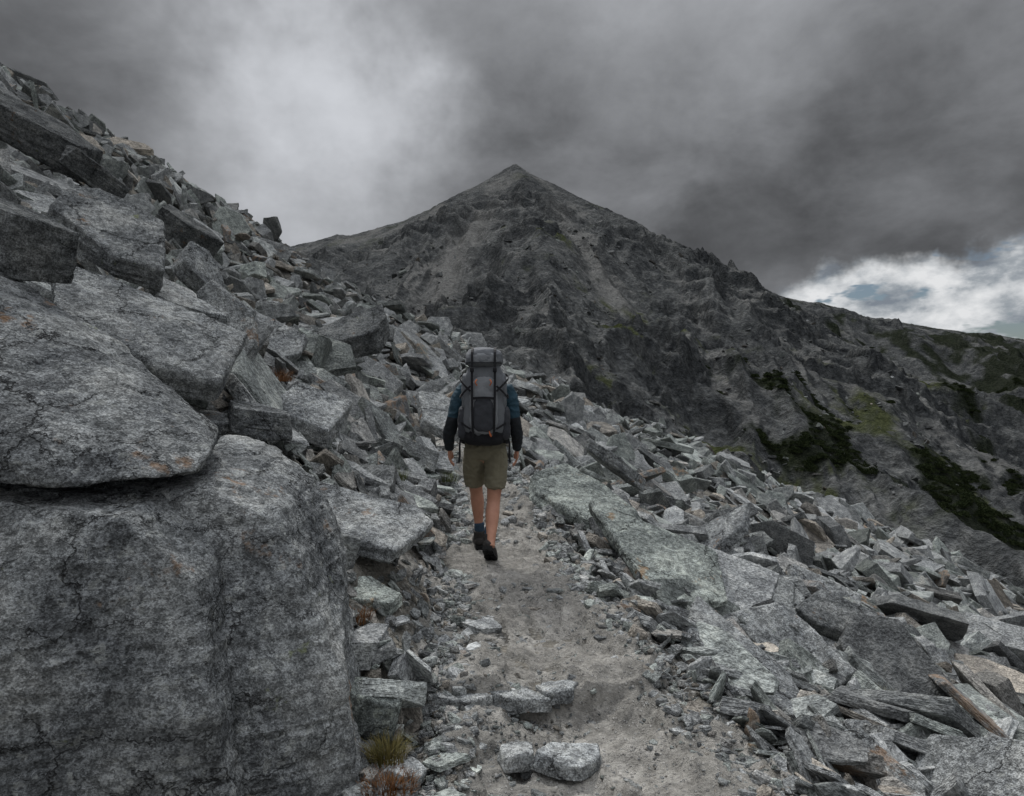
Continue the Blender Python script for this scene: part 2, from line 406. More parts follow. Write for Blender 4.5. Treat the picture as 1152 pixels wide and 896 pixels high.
def scatter(name,pts,rots,scl,idx,tint,coll):
    me=bpy.data.meshes.new(name); n=len(pts)
    me.vertices.add(n); me.vertices.foreach_set('co',np.asarray(pts,np.float32).ravel())
    for nm,ty_,dat in (('rot','FLOAT_VECTOR',rots),('scl','FLOAT_VECTOR',scl)):
        a=me.attributes.new(nm,ty_,'POINT'); a.data.foreach_set('vector',np.asarray(dat,np.float32).ravel())
    a=me.attributes.new('idx','INT','POINT'); a.data.foreach_set('value',np.asarray(idx,np.int32))
    a=me.attributes.new('tint','FLOAT_COLOR','POINT'); a.data.foreach_set('color',np.asarray(tint,np.float32).ravel())
    ob=bpy.data.objects.new(name,me); COL.objects.link(ob)
    ng=bpy.data.node_groups.new(name,'GeometryNodeTree')
    ng.interface.new_socket('Geometry',in_out='INPUT',socket_type='NodeSocketGeometry')
    ng.interface.new_socket('Geometry',in_out='OUTPUT',socket_type='NodeSocketGeometry')
    gi=ng.nodes.new('NodeGroupInput'); go=ng.nodes.new('NodeGroupOutput')
    iop=ng.nodes.new('GeometryNodeInstanceOnPoints'); ci=ng.nodes.new('GeometryNodeCollectionInfo')
    ci.inputs['Collection'].default_value=coll; ci.inputs['Separate Children'].default_value=True; ci.inputs['Reset Children'].default_value=True
    iop.inputs['Pick Instance'].default_value=True
    def na(nm,dt):
        q=ng.nodes.new('GeometryNodeInputNamedAttribute'); q.data_type=dt; q.inputs['Name'].default_value=nm
        return [o for o in q.outputs if o.enabled and o.name=='Attribute'][0]
    e2r=ng.nodes.new('FunctionNodeEulerToRotation')
    L=ng.links.new
    L(gi.outputs[0],iop.inputs['Points']); L(ci.outputs[0],iop.inputs['Instance']); L(na('idx','INT'),iop.inputs['Instance Index'])
    L(na('rot','FLOAT_VECTOR'),e2r.inputs[0]); L(e2r.outputs[0],iop.inputs['Rotation']); L(na('scl','FLOAT_VECTOR'),iop.inputs['Scale'])
    L(iop.outputs[0],go.inputs[0])
    md=ob.modifiers.new('scatter','NODES'); md.node_group=ng
    return ob

def rots_for(nx,ny,nz,tilt,rngl,align=None):
    out=np.empty((len(nx),3))
    spin=rngl.uniform(0,6.283,len(nx)); tx=rngl.normal(0,1,len(nx))*tilt; tyy=rngl.normal(0,1,len(nx))*tilt
    for i in range(len(nx)):
        n=Vector((nx[i],ny[i],nz[i]))
        q=Vector((0,0,1)).rotation_difference(n)
        M=q.to_matrix()@Euler((tx[i],tyy[i],0)).to_matrix()@Matrix.Rotation(spin[i],3,'Z')
        out[i]=M.to_euler()
    return out
def normals(x,y,e=.15):
    hx=(H(x+e,y,False)-H(x-e,y,False))/(2*e); hy=(H(x,y+e,False)-H(x,y-e,False))/(2*e)
    l=np.sqrt(hx*hx+hy*hy+1); return -hx/l,-hy/l,1/l

def talus(n,rmin,rmax,sfun,tilt,seed,lift=(0,.35),clear=.45,zs=.85):
    g=np.random.default_rng(seed)
    r=np.exp(g.uniform(math.log(rmin),math.log(rmax),n)); a=np.radians(g.uniform(-54,49,n))
    x=r*np.sin(a); y=r*np.cos(a); s=sfun(r,g)
    u=np.abs(x-pcx(y))-phw(y)
    ok=(u>clear*s-.03)&(y>.9)&(y<44)&~((x<-.6)&(y<2.7))
    ok|=((y>15)&(y<44))
    # leave room around the placed slabs beside the trail
    ok&=~((x>-1.75)&(x<-.40)&(y>4.0)&(y<5.15)&(s>.16))
    ok&=~((x>-1.15)&(x<-.45)&(y>3.5)&(y<4.3)&(s>.13))
    x,y,s,r=x[ok],y[ok],s[ok],r[ok]
    nx,ny,nz=normals(x,y)
    z=H(x,y,False); k=g.uniform(lift[0],lift[1],len(x))*s
    pts=np.stack([x+nx*k,y+ny*k,z+nz*k],-1)
    ex=np.exp(g.normal(0,.14,(len(x),3))); ex[:,2]*=zs
    scl=s[:,None]*ex
    rot=rots_for(nx,ny,nz,tilt,g)
    tint=np.stack([np.clip(g.normal(.55,.27,len(x)),.05,1.4),g.uniform(0,1,len(x)),g.uniform(0,1,len(x)),np.clip(s*2,.25,3)],-1)
    return pts,rot,scl,g.integers(0,NP,len(x)),tint
def cat(*L): return [np.concatenate([l[i] for l in L]) for i in range(5)]
big=talus(2200,3.4,40,lambda r,g:np.clip(.150*r**.7*np.exp(g.normal(0,.32,len(r))),.25,2.1),.36,1,(.02,.22),.55,.8)
med=talus(12500,2.0,46,lambda r,g:np.clip(.070*r**.78*np.exp(g.normal(0,.42,len(r))),.05,1.4),.50,2,(.05,.28),.5)
sml=talus(13000,1.8,38,lambda r,g:np.clip(.037*r**.8*np.exp(g.normal(0,.4,len(r))),.03,.7),.6,3,(.1,.45),.3,1.0)
D=cat(big,med,sml)
scatter('talus_rocks',*D,protos)
def on_trail(x,y,ts_):
    return H(x,y,False)+.04-.035*np.exp(-(ts_/.5)**2)+trail_rough(x,y)*(np.abs(ts_)<1.05)-.1*sst(.85,1.38,np.abs(ts_))
# trail gravel
g=np.random.default_rng(8); n=24000
y=np.exp(g.uniform(math.log(1.7),math.log(14),n)); sd=g.random(n)
ts_=np.where(sd<.44,-g.normal(.88,.30,n),np.where(sd<.62,g.normal(1.0,.17,n),g.uniform(-.95,.95,n)))
x=pcx(y)+ts_*phw(y); s=np.clip(.011*y**.7*np.exp(g.normal(0,.65,n)),.008,.15)
keep=(np.abs(ts_)>.66)|(s<.026)|(g.random(n)<.14)
keep&=~((np.hypot(x+.2,y-5.6)<.4)&(s>.02))
x,y,s,ts_=x[keep],y[keep],s[keep],ts_[keep]; n=len(x)
z=on_trail(x,y,ts_)
rot=g.uniform(-.5,.5,(n,3)); rot[:,2]=g.uniform(0,6.28,n)
tint=np.stack([np.clip(g.normal(.72,.28,n),.2,1.4),g.uniform(0,1,n),g.uniform(0,.975,n),np.full(n,.3)],-1)
scatter('gravel',np.stack([x,y,z],-1),rot,s[:,None]*np.exp(g.normal(0,.2,(n,3))),g.integers(0,8,n),tint,pebbles)
# flat stones bedded in the trail
n=150; y=np.exp(g.uniform(math.log(2.0),math.log(12),n)); ts_=g.uniform(-1.0,1.0,n); x=pcx(y)+ts_*phw(y)
s=np.clip(.10*np.exp(g.normal(0,.45,n))*(.7+.08*y),.05,.34)
keep=np.hypot(x+.2,y-5.6)>.55; x,y,s,ts_=x[keep],y[keep],s[keep],ts_[keep]; n=len(x)
rot=g.uniform(-.14,.14,(n,3)); rot[:,2]=g.uniform(0,6.28,n)
tint=np.stack([np.clip(g.normal(.70,.2,n),.2,1.3),g.uniform(0,1,n),g.uniform(0,.97,n),np.clip(s*3,.3,2)],-1)
scatter('trail_stones',np.stack([x,y,on_trail(x,y,ts_)+s*.01],-1),rot,np.stack([s,s,s],-1),g.integers(0,20,n),tint,protos)

# mountain blocks
g=np.random.default_rng(21); n=5000
r=np.exp(g.uniform(math.log(80),math.log(300),n)); a=np.radians(g.uniform(-22,40,n)); x=r*np.sin(a); y=r*np.cos(a)
keep=fbm(x/25,y/25,12.,3)>.0
x,y,r=x[keep],y[keep],r[keep]; n=len(x); z=mountain_h(x,y)
s=np.clip(.0055*r*np.exp(g.normal(0,.5,n)),.3,4)
rot=g.normal(0,.5,(n,3)); rot[:,1]+=.3; rot[:,2]=g.uniform(0,6.28,n)
tint=np.stack([np.clip(g.normal(.05,.16,n),-.2,.5),g.uniform(0,1,n),g.uniform(0,.95,n),np.full(n,1.5)],-1)
scatter('mountain_scree',np.stack([x,y,z+s*.05],-1),rot,s[:,None]*np.exp(g.normal(0,.2,(n,3))),g.integers(0,NP,n),tint,protos)

# ------------------------------------------------------------ hero rocks
def hero(name,c,dims,rot,seed,tone=1.0,amp=1.0,tint=(1,1,1)):
    """one big modelled stone: centre, (length,width,thickness), euler degrees"""
    rnd=random.Random(seed); L,W,Tk=dims
    pts=[Vector((p[0]*L*1.08,p[1]*L*1.08,p[2]*L)) for p in slab_pts(rnd,W/L,Tk/L,(5,7))]
    bm=hull_bm(pts,.004*L,1,8); me=bm_to_mesh(bm,name)
    me=remeshed(me,max(.008,L/90)); displace(me,.013*L*amp,3.0/L,seed*.77,.35 if Tk/L>.4 else .65,.3); sharp(me,40)
    ob=mesh_obj(name,me,M_hero,loc=c); ob.rotation_euler=[math.radians(v) for v in rot]
    ob.color=(tone*tint[0],tone*tint[1],tone*tint[2],1)
    return ob
def outline_rock(name,front,back,seed,amp=.022,f=1.8,vox=.011,tone=1.0):
    P=[Vector(p) for p in front+back]; c=sum(P,Vector())/len(P)
    bm=hull_bm([p-c for p in P],.006,1,3); me=bm_to_mesh(bm,name)
    me=remeshed(me,vox); displace(me,amp,f,seed,.4,.30,1.15); sharp(me,35)
    ob=mesh_obj(name,me,M_hero,loc=c); ob.color=(tone,tone,tone,1); return ob
# the big boulders at the left
outline_rock('boulder',[(-2.6,2.25,-.4),(-2.6,2.42,1.10),(-1.80,2.38,1.13),(-1.35,2.36,1.09),(-1.08,2.36,.86),(-1.00,2.24,.50),(-.90,2.30,.0),(-.90,2.3,-.4),(-1.75,2.10,.62),(-2.2,2.15,-.4),(-1.5,2.12,-.3)],
   [(-2.6,3.7,1.30),(-1.8,3.7,1.28),(-1.3,3.6,1.2),(-1.15,3.6,.9),(-1.05,3.6,-.4),(-2.6,3.7,-.4),(-1.35,2.75,1.14),(-2.3,2.8,1.24)],1.0,tone=.86)
outline_rock('boulder',[(-1.40,2.66,1.12),(-1.18,2.64,1.14),(-.93,2.68,1.03),(-.80,2.64,.74),(-.64,2.60,.40),(-.54,2.66,-.4),(-1.3,2.6,-.4),(-.98,2.42,.45),(-.9,2.4,-.3)],
   [(-1.5,3.6,1.30),(-1.2,3.5,1.25),(-1.0,3.4,1.12),(-.86,3.4,.85),(-.66,3.3,-.4),(-1.4,3.6,-.4)],4.0,tone=1.0)
outline_rock('rock_slab',[(-2.9,2.40,1.30),(-2.1,2.30,1.23),(-1.55,2.42,1.19),(-1.22,2.62,1.21),(-2.9,2.42,1.56),(-2.05,2.36,1.46),(-1.20,2.74,1.29)],
   [(-3.3,3.5,2.55),(-2.62,3.5,2.16),(-1.95,3.4,1.77),(-1.36,3.15,1.37),(-3.0,3.6,1.5),(-1.5,3.4,1.25)],7.0,amp=.018,tone=.98)
G=(.97,1.015,.95)
heroes=[
 ('rock_slab',(-2.33,4.35,1.93),(1.65,.95,.20),(22,27,-12),21,1.05),
 ('boulder',(-2.62,3.55,2.32),(.75,.6,.36),(15,20,10),22,.65),
 ('rock_slab',(-2.95,5.0,2.72),(1.35,.7,.22),(18,36,-25),23,.9),
 ('rock_slab',(-2.75,6.0,2.62),(.55,.4,.2),(40,60,20),24,1.2),
 ('rock_slab',(-2.20,5.3,2.10),(.80,.4,.12),(55,60,-25),25,1.1),
 ('rock_slab',(-2.45,5.1,2.2),(.6,.4,.10),(20,25,10),26,1.3),
 ('boulder',(-1.60,4.3,1.35),(.5,.42,.20),(8,8,20),27,.85),
 ('rock_slab',(-1.62,5.6,1.36),(.9,.65,.20),(20,30,-20),28,1.3),
 ('rock_slab',(-1.95,4.2,1.32),(.55,.4,.16),(10,5,40),29,.95),
 ('rock_slab',(-1.02,4.42,.76),(1.30,.76,.13),(20,13,-8),71,1.12),
 ('rock_slab',(-.80,3.92,.36),(.46,.32,.11),(20,12,10),31,1.3,1.0,G),
 ('boulder',(-.60,3.0,.12),(.34,.28,.22),(10,10,40),32,1.05,1.0,G),
 ('rock_slab',(-.42,2.75,-.02),(.18,.14,.07),(10,10,40),33,1.3),
 ('rock_slab',(.24,2.9,-.05),(.38,.24,.09),(4,4,15),34,1.35),
 ('rock_slab',(.02,2.95,-.05),(.20,.18,.09),(4,4,60),35,1.25),
 ('rock_slab',(-.26,3.38,.0),(.46,.2,.10),(0,0,10),36,1.15),
 ('rock_slab',(.00,3.41,.0),(.36,.2,.09),(0,4,-10),60,1.15),
 ('rock_slab',(.24,3.45,.01),(.26,.18,.08),(0,-4,20),76,1.1),
 ('rock_slab',(.66,7.3,.46),(2.0,.95,.16),(-2,16,-70),62,1.15,1.0,G),
 ('rock_slab',(1.18,5.4,.20),(1.9,.85,.14),(2,20,-66),63,1.15,1.0,G),
 ('rock_slab',(1.32,4.1,-.06),(1.1,.6,.16),(-4,25,-60),64,1.05),
 ('rock_slab',(1.9,4.7,-.22),(1.0,.6,.14),(25,35,-50),40,1.1),
 ('rock_slab',(2.75,5.6,-.36),(1.15,.45,.20),(35,12,-28),41,.7),
 ('boulder',(2.22,3.25,-.42),(.85,.6,.36),(30,-35,-30),42,1.0),
 ('rock_slab',(2.75,3.6,-.5),(.8,.5,.18),(10,30,30),43,1.1),
 ('rock_slab',(1.65,3.2,-.39),(.8,.5,.15),(30,30,-60),44,1.0),
 ('rock_slab',(-2.7,12,2.62),(1.4,1.0,.5),(30,-25,20),75,.65),
 ('boulder',(-8.8,18,5.9),(2.2,1.6,.9),(20,32,20),46,.55),
 ('boulder',(-9.8,14,6.95),(2.8,1.9,.75),(18,30,15),47,.55),
 ('boulder',(-8.3,13.5,5.9),(1.3,1.0,.5),(18,30,45),48,.55),
 ('rock_slab',(-1.0,9.6,1.25),(1.1,.7,.18),(20,30,-30),50,1.15),
 ('rock_slab',(-2.9,8.0,2.25),(1.3,.8,.16),(25,30,-30),51,1.1),
 ('rock_slab',(2.6,8.6,-.2),(1.3,.8,.16),(25,-30,-30),52,1.15),
 ('rock_slab',(1.6,10.4,.45),(1.3,.7,.2),(15,30,40),53,1.1),
 ('rock_slab',(-.85,6.1,.45),(.6,.3,.12),(5,10,-30),54,.95),
 ('rock_slab',(3.9,8.5,-1.0),(1.3,.8,.18),(25,30,-40),55,1.1),
 ('rock_slab',(-1.45,3.9,.92),(.6,.45,.14),(5,15,-10),56,1.0),
 ('boulder',(-1.18,3.85,.38),(.55,.45,.30),(5,15,-10),57,.9),
 ('boulder',(-1.40,4.5,.70),(.6,.45,.3),(5,15,50),58,.85),
]
for h in heroes: hero(*h)

# ------------------------------------------------------------ grass tufts
def tuft(name,c,n,h,spread,cols,seed):
    g=random.Random(seed); bm=bmesh.new()
    for i in range(n):
        a=g.random()*6.28; r=spread*math.sqrt(g.random())
        bx,by=r*math.cos(a),r*math.sin(a); L=h*g.uniform(.5,1.1); lean=g.uniform(.1,.9); la=a+g.uniform(-.8,.8)
        w=g.uniform(.0015,.003); px,py=-math.sin(la)*w,math.cos(la)*w
        prev=None
        for k in range(4):
            t=k/3; X_=bx+math.cos(la)*lean*L*t*t; Y_=by+math.sin(la)*lean*L*t*t; Z_=L*t*(1-.35*lean*t); q=1-t*.9
            v=(bm.verts.new((X_-px*q,Y_-py*q,Z_)),bm.verts.new((X_+px*q,Y_+py*q,Z_)))
            if prev: bm.faces.new((prev[0],prev[1],v[1],v[0]))
            prev=v
    me=bm_to_mesh(bm,name)
    m,N=newmat(name+'_blades'); co=N.n('ShaderNodeTexCoord').outputs['Object']
    N.out(N.ramp(N.noise(co,22,3,.6),[(.3,cols[0]),(.7,cols[1])]),.8)
    mesh_obj(name,me,m,loc=(c[0],c[1],c[2]))
yel=((.055,.052,.014),(.15,.12,.04)); red=((.07,.03,.013),(.16,.075,.026)); grn=((.035,.05,.012),(.10,.11,.03))
def gz(x,y): return float(H(np.array([x]),np.array([y]),False)[0])
for i,(c,n,h,s,cl,nm) in enumerate([
  ((-1.50,4.02,1.02),260,.15,.08,yel,'grass_tuft'),((-.51,2.80,.02),380,.09,.08,yel,'grass_tuft'),((-.47,2.62,.0),380,.05,.11,red,'alpine_plant'),
  ((-1.02,3.72,.40),240,.09,.10,red,'alpine_plant'),((-.82,3.5,gz(-.82,3.5)+.04),240,.07,.10,red,'alpine_plant'),((.70,6.7,gz(.7,6.7)+.12),140,.12,.08,yel,'grass_tuft'),
  ((1.55,3.3,gz(1.55,3.3)+.06),200,.10,.08,yel,'grass_tuft'),((2.25,4.2,gz(2.25,4.2)+.12),200,.12,.09,yel,'grass_tuft'),((-1.05,6.2,gz(-1.05,6.2)+.12),200,.12,.10,grn,'grass_tuft'),
  ((-2.2,6.5,gz(-2.2,6.5)+.2),220,.16,.12,red,'alpine_plant'),((-6.2,12.5,gz(-6.2,12.5)+.3),300,.40,.25,yel,'grass_tuft'),((-.75,8.0,gz(-.75,8.0)+.15),200,.14,.12,grn,'grass_tuft'),
  ((-9.3,17.0,gz(-9.3,17.)+.5),300,.5,.4,yel,'grass_tuft')]):
    tuft(nm,c,n,h,s,cl,i)

# ------------------------------------------------------------ hiker
def trail_z(x,y):
    X_=np.array([x]); Y_=np.array([y]); t=(X_-pcx(Y_))/phw(Y_)
    return float((H(X_,Y_)+.045+trail_rough(X_,Y_)-.035*np.exp(-(t/.5)**2))[0])
HO=Vector((-.22,5.62,trail_z(-.17,5.45)))
zl=max(-.01,min(.10,trail_z(-.282,5.87)-HO.z))
hiker=bpy.data.objects.new('hiker',None); COL.objects.link(hiker); hiker.location=HO
def catmull(P,k=5):
    P=[np.array(p,float) for p in P]; Q=[2*P[0]-P[1]]+P+[2*P[-1]-P[-2]]; out=[]
    for i in range(1,len(Q)-2):
        for j in range(k):
            t=j/k; out.append(.5*((2*Q[i])+(-Q[i-1]+Q[i+1])*t+(2*Q[i-1]-5*Q[i]+4*Q[i+1]-Q[i+2])*t*t+(-Q[i-1]+3*Q[i]-3*Q[i+1]+Q[i+2])*t**3))
    out.append(P[-1]); return out
def tube(bm,chain,ref=(0,1,0),seg=18,k=5,M=None):
    """chain of (x,y,z,rx,ry)"""
    C=catmull(chain,k) if k>1 else [np.array(c,float) for c in chain]
    n=len(C); rings=[]; ref=Vector(ref)
    for i,c in enumerate(C):
        a=Vector(C[max(i-1,0)][:3]); b=Vector(C[min(i+1,n-1)][:3]); t=(b-a).normalized()
        rt=t.cross(ref).normalized(); up=rt.cross(t).normalized(); p=Vector(c[:3]); rx=max(c[3],.002); ry=max(c[4],.002)
        ring=[]
        for j in range(seg):
            an=2*math.pi*j/seg; q=p+rt*(rx*math.cos(an))+up*(ry*math.sin(an))
            if M is not None: q=M@q
            ring.append(bm.verts.new(q))
        rings.append(ring)
    for r0,r1 in zip(rings[:-1],rings[1:]):
        for j in range(seg): bm.faces.new((r0[j],r0[(j+1)%seg],r1[(j+1)%seg],r1[j]))
    for ring,end,s in ((rings[0],0,-1),(rings[-1],-1,1)):
        c=C[end]; d=Vector(C[0][:3])-Vector(C[1][:3]) if end==0 else Vector(C[-1][:3])-Vector(C[-2][:3])
        q=Vector(c[:3])+d.normalized()*min(c[3],c[4])*.5
        if M is not None: q=M@q
        v=bm.verts.new(q)
        for j in range(seg):
            f=(ring[j],ring[(j+1)%seg],v); bm.faces.new(f if s>0 else f[::-1])
def ell(bm,c,r,M=None):
    res=bmesh.ops.create_uvsphere(bm,u_segments=20,v_segments=14,radius=1)
    for v in res['verts']:
        q=Vector((v.co.x*r[0]+c[0],v.co.y*r[1]+c[1],v.co.z*r[2]+c[2])); v.co=M@q if M else q
def solid(name,bm,mat,voxel,parent,wr=0,wf=12,sm=4):
    bmesh.ops.recalc_face_normals(bm,faces=bm.faces[:])
    me=bm_to_mesh(bm,name); me=remeshed(me,voxel)
    ob=mesh_obj(name,me,mat,parent)
    if sm:
        b=bmesh.new(); b.from_mesh(me)
        for _ in range(sm): bmesh.ops.smooth_vert(b,verts=b.verts[:],factor=.5,use_axis_x=True,use_axis_y=True,use_axis_z=True)
        b.to_mesh(me); b.free()
    if wr:
        n=len(me.vertices); co=np.empty(n*3,np.float32); me.vertices.foreach_get('co',co); co=co.reshape(-1,3).astype(float)
        nr=np.empty(n*3,np.float32); me.vertices.foreach_get('normal',nr); nr=nr.reshape(-1,3)
        d=ridged(co[:,0]*wf,co[:,1]*wf,co[:,2]*wf*1.6,3)-.6
        co+=nr*(wr*d)[:,None]; me.vertices.foreach_set('co',co.astype(np.float32).ravel())
    me.update(); me.shade_smooth(); return ob
m,N=newmat('skin'); co=N.n('ShaderNodeTexCoord').outputs['Object']
N.out(N.ramp(N.noise(co,14,5,.6),[(.3,(.36,.17,.11)),(.7,(.47,.24,.16))]),.55,None,.4); M_skin=m
M_shorts=cloth('shorts_fabric',(.185,.168,.118))
M_sock=cloth('sock_wool',(.035,.06,.09)); M_boot=cloth('boot_leather',(.035,.032,.03),.7)
M_sole=cloth('boot_rubber',(.012,.012,.012),.8); M_black=cloth('black_webbing',(.012,.012,.014),.75)
M_grey=cloth('pack_fabric',(.125,.132,.142),.8); M_grey2=cloth('pack_panel',(.18,.188,.198),.8); M_dk=cloth('pack_mesh',(.04,.042,.048),.85,400)
M_or=cloth('orange_cord',(.45,.13,.05),.7); M_hair=cloth('hair_brown',(.05,.03,.018),.7)
m,N=newmat('jacket_fabric'); co=N.n('ShaderNodeTexCoord').outputs['Object']; s=N.n('ShaderNodeSeparateXYZ',ins={0:co})
ax=N.m('ABSOLUTE',s.outputs[0]); 
line=N.m('ADD',s.outputs[2],N.m('MULTIPLY',ax,-.15))
c=N.mix(N.mr(line,1.125,1.135),(.013,.014,.017),(.014,.042,.062))
c=N.mix(N.mr(N.noise(co,10,4,.6),.3,.7,0,.4),c,(.01,.018,.023))
N.out(c,.8,N.bump(N.noise(co,26,5,.6),.5,.01),.3); M_jacket=m

arms={'left':[(-.155,.03,1.405),(-.215,.015,1.32),(-.262,-.02,1.15),(-.300,.02,1.02),(-.300,.075,.905)],
      'right':[(.155,.03,1.405),(.205,.025,1.32),(.235,.0,1.15),(.262,.05,1.02),(.262,.12,.90)]}
legs={'left':[(-.085,.0,.93),(-.095,.10,.74),(-.085,.20,.52+zl*.5),(-.075,.22,.40+zl*.8),(-.065,.235,.20+zl),(-.062,.245,.14+zl)],
      'right':[(.085,-.0,.93),(.085,-.02,.74),(.07,-.02,.50),(.06,-.085,.37),(.052,-.185,.20),(.05,-.215,.15)]}
def body():
    bm=bmesh.new()
    tube(bm,[(0,0,.82,.10,.08),(0,0,.90,.155,.11),(0,0,1.0,.145,.10),(0,.01,1.12,.135,.09),(0,.025,1.26,.155,.105),(0,.035,1.37,.165,.10),(0,.04,1.42,.12,.075),(0,.05,1.465,.06,.06),(0,.075,1.53,.052,.056)],seg=28)
    ell(bm,(0,.10,1.605),(.073,.092,.108)); ell(bm,(0,.135,1.545),(.05,.055,.05)); ell(bm,(0,.193,1.59),(.011,.018,.02)); ell(bm,(0,.183,1.552),(.024,.012,.009)); ell(bm,(0,.182,1.635),(.05,.015,.012))
    for sx in(-1,1): ell(bm,(sx*.075,.09,1.60),(.011,.02,.032))
    for sd,P in arms.items():
        R_=[(.055,.055),(.05,.052),(.04,.042),(.037,.038),(.025,.028)]
        tube(bm,[p+r for p,r in zip(P,R_)])
        sx=-1 if sd=='left' else 1
        w=Vector(P[-1]); tube(bm,[(w.x,w.y,w.z+.01,.018,.026),(w.x,w.y+.006,w.z-.035,.017,.038),(w.x,w.y+.014,w.z-.075,.014,.041)],k=3)
        for i,(oy,L) in enumerate(((.034,.070),(.012,.080),(-.010,.075),(-.031,.060))):
            b=Vector((w.x,w.y+.014+oy,w.z-.07)); inn=-sx
            tube(bm,[(b.x,b.y,b.z,.0095,.0095),(b.x+inn*.006,b.y+.004,b.z-L*.45,.0088,.0088),(b.x+inn*.022,b.y+.004,b.z-L*.8,.008,.008),(b.x+inn*.038,b.y+.0,b.z-L*.95,.007,.007)],k=3,seg=10)
        tube(bm,[(w.x-sx*.006,w.y+.025,w.z-.02,.013,.013),(w.x-sx*.016,w.y+.055,w.z-.05,.011,.011),(w.x-sx*.02,w.y+.062,w.z-.085,.0088,.0088)],k=3,seg=10)
    for sd,P in legs.items():
        R_=[(.08,.085),(.075,.08),(.055,.058),(.056,.06),(.036,.04),(.036,.04)]
        tube(bm,[p+r for p,r in zip(P,R_)])
    return bm
solid('body',body(),M_skin,.0055,hiker,0,12,2)
bm=bmesh.new(); ell(bm,(0,.085,1.62),(.080,.092,.10)); ell(bm,(0,.05,1.57),(.066,.06,.07)); solid('hair',bm,M_hair,.006,hiker,.004,40,2)
bm=bmesh.new(); 
for sx in(-1,1): ell(bm,(sx*.03,.178,1.612),(.012,.010,.009))
mE,N=newmat('eye_white'); N.out((.5,.5,.5),.3); 
eo=mesh_obj('eyes',bm_to_mesh(bm,'eyes'),mE,hiker)
bm=bmesh.new()
tube(bm,[(0,0,.90,.15,.115),(0,0,.97,.163,.118),(0,.005,1.06,.155,.11),(0,.01,1.14,.152,.106),(0,.025,1.26,.168,.115),(0,.035,1.36,.178,.112),(0,.04,1.42,.135,.085),(0,.045,1.455,.085,.075),(0,.06,1.49,.066,.07)],seg=28)
for sd,P in arms.items():
    R_=[(.072,.068),(.066,.064),(.053,.054),(.049,.05),(.036,.038)]
    tube(bm,[p+r for p,r in zip(P,R_)])
solid('jacket',bm,M_jacket,.008,hiker,.006,11,3)
bm=bmesh.new()
tube(bm,[(0,0,.84,.12,.10),(0,-.005,.90,.168,.13),(0,0,1.0,.155,.113)],seg=28)
P=legs['left']; tube(bm,[(-.082,.0,.91,.09,.115),(-.092,.06,.80,.095,.105),(-.098,.11,.71,.091,.098),(-.094,.155,.615,.086,.092)])
tube(bm,[(.082,-.01,.91,.09,.115),(.088,-.02,.80,.095,.105),(.088,-.02,.71,.09,.096),(.080,-.02,.600,.085,.09)])
solid('shorts',bm,M_shorts,.007,hiker,.006,13,2)
def boot(side,M):
    M=M@Matrix.Scale(1.14,4)
    bm=bmesh.new()
    tube(bm,[(0,-.005,.04,.040,.048),(0,-.01,.09,.042,.05),(0,-.015,.13,.045,.05)],M=M)
    tube(bm,[(0,-.065,.045,.033,.03),(0,-.03,.05,.038,.04),(0,.04,.05,.042,.038),(0,.12,.04,.045,.03),(0,.18,.035,.036,.022),(0,.20,.033,.02,.014)],ref=(0,0,1),M=M)
    solid(side+'_boot',bm,M_boot,.006,hiker,.002,40,2)
    bm=bmesh.new(); ys=[-.09,-.075,-.03,.03,.10,.16,.20,.215]; ws=[.012,.032,.038,.036,.047,.044,.03,.01]
    top=[];bot=[]
    o=[(w,y_) for w,y_ in zip(ws,ys)]+[(-w,y_) for w,y_ in reversed(list(zip(ws,ys)))]
    for x_,y_ in o:
        hz=.012*max(0,(y_-.1)/.1); top.append(bm.verts.new(M@Vector((x_,y_,.028+hz)))); bot.append(bm.verts.new(M@Vector((x_,y_,.003+hz))))
    bm.faces.new(top); bm.faces.new(bot[::-1])
    for i in range(len(o)): j=(i+1)%len(o); bm.faces.new((top[i],bot[i],bot[j],top[j]))
    for i in range(9):
        yb=-.075+i*.032
        if .005<yb<.03: continue
        w_=np.interp(yb,ys,ws)*.85; hz=.012*max(0,(yb-.1)/.1)
        for sx in(-.55,.55):
            r=bmesh.ops.create_cube(bm,size=1)
            for v in r['verts']: v.co=M@Vector((v.co.x*w_*.8+sx*w_,v.co.y*.017+yb,v.co.z*.008+hz))
    bmesh.ops.recalc_face_normals(bm,faces=bm.faces[:])
    mesh_obj(side+'_boot_sole',bm_to_mesh(bm,'sole',False),M_sole,hiker)
    bm=bmesh.new(); tube(bm,[(0,-.012,.10,.036,.040),(0,-.016,.14,.0375,.042),(0,-.018,.185,.038,.042)],M=M); solid(side+'_sock',bm,M_sock,.006,hiker,.003,40,1)
boot('left',Matrix.Translation((-.062,.255,zl))@Matrix.Rotation(math.radians(6),4,'Z')@Matrix.Rotation(math.radians(2),4,'X'))
boot('right',Matrix.Translation((.05,-.06,.01))@Matrix.Rotation(math.radians(-7),4,'Z')@Matrix.Rotation(math.radians(-30),4,'X')@Matrix.Translation((0,-.16,0)))

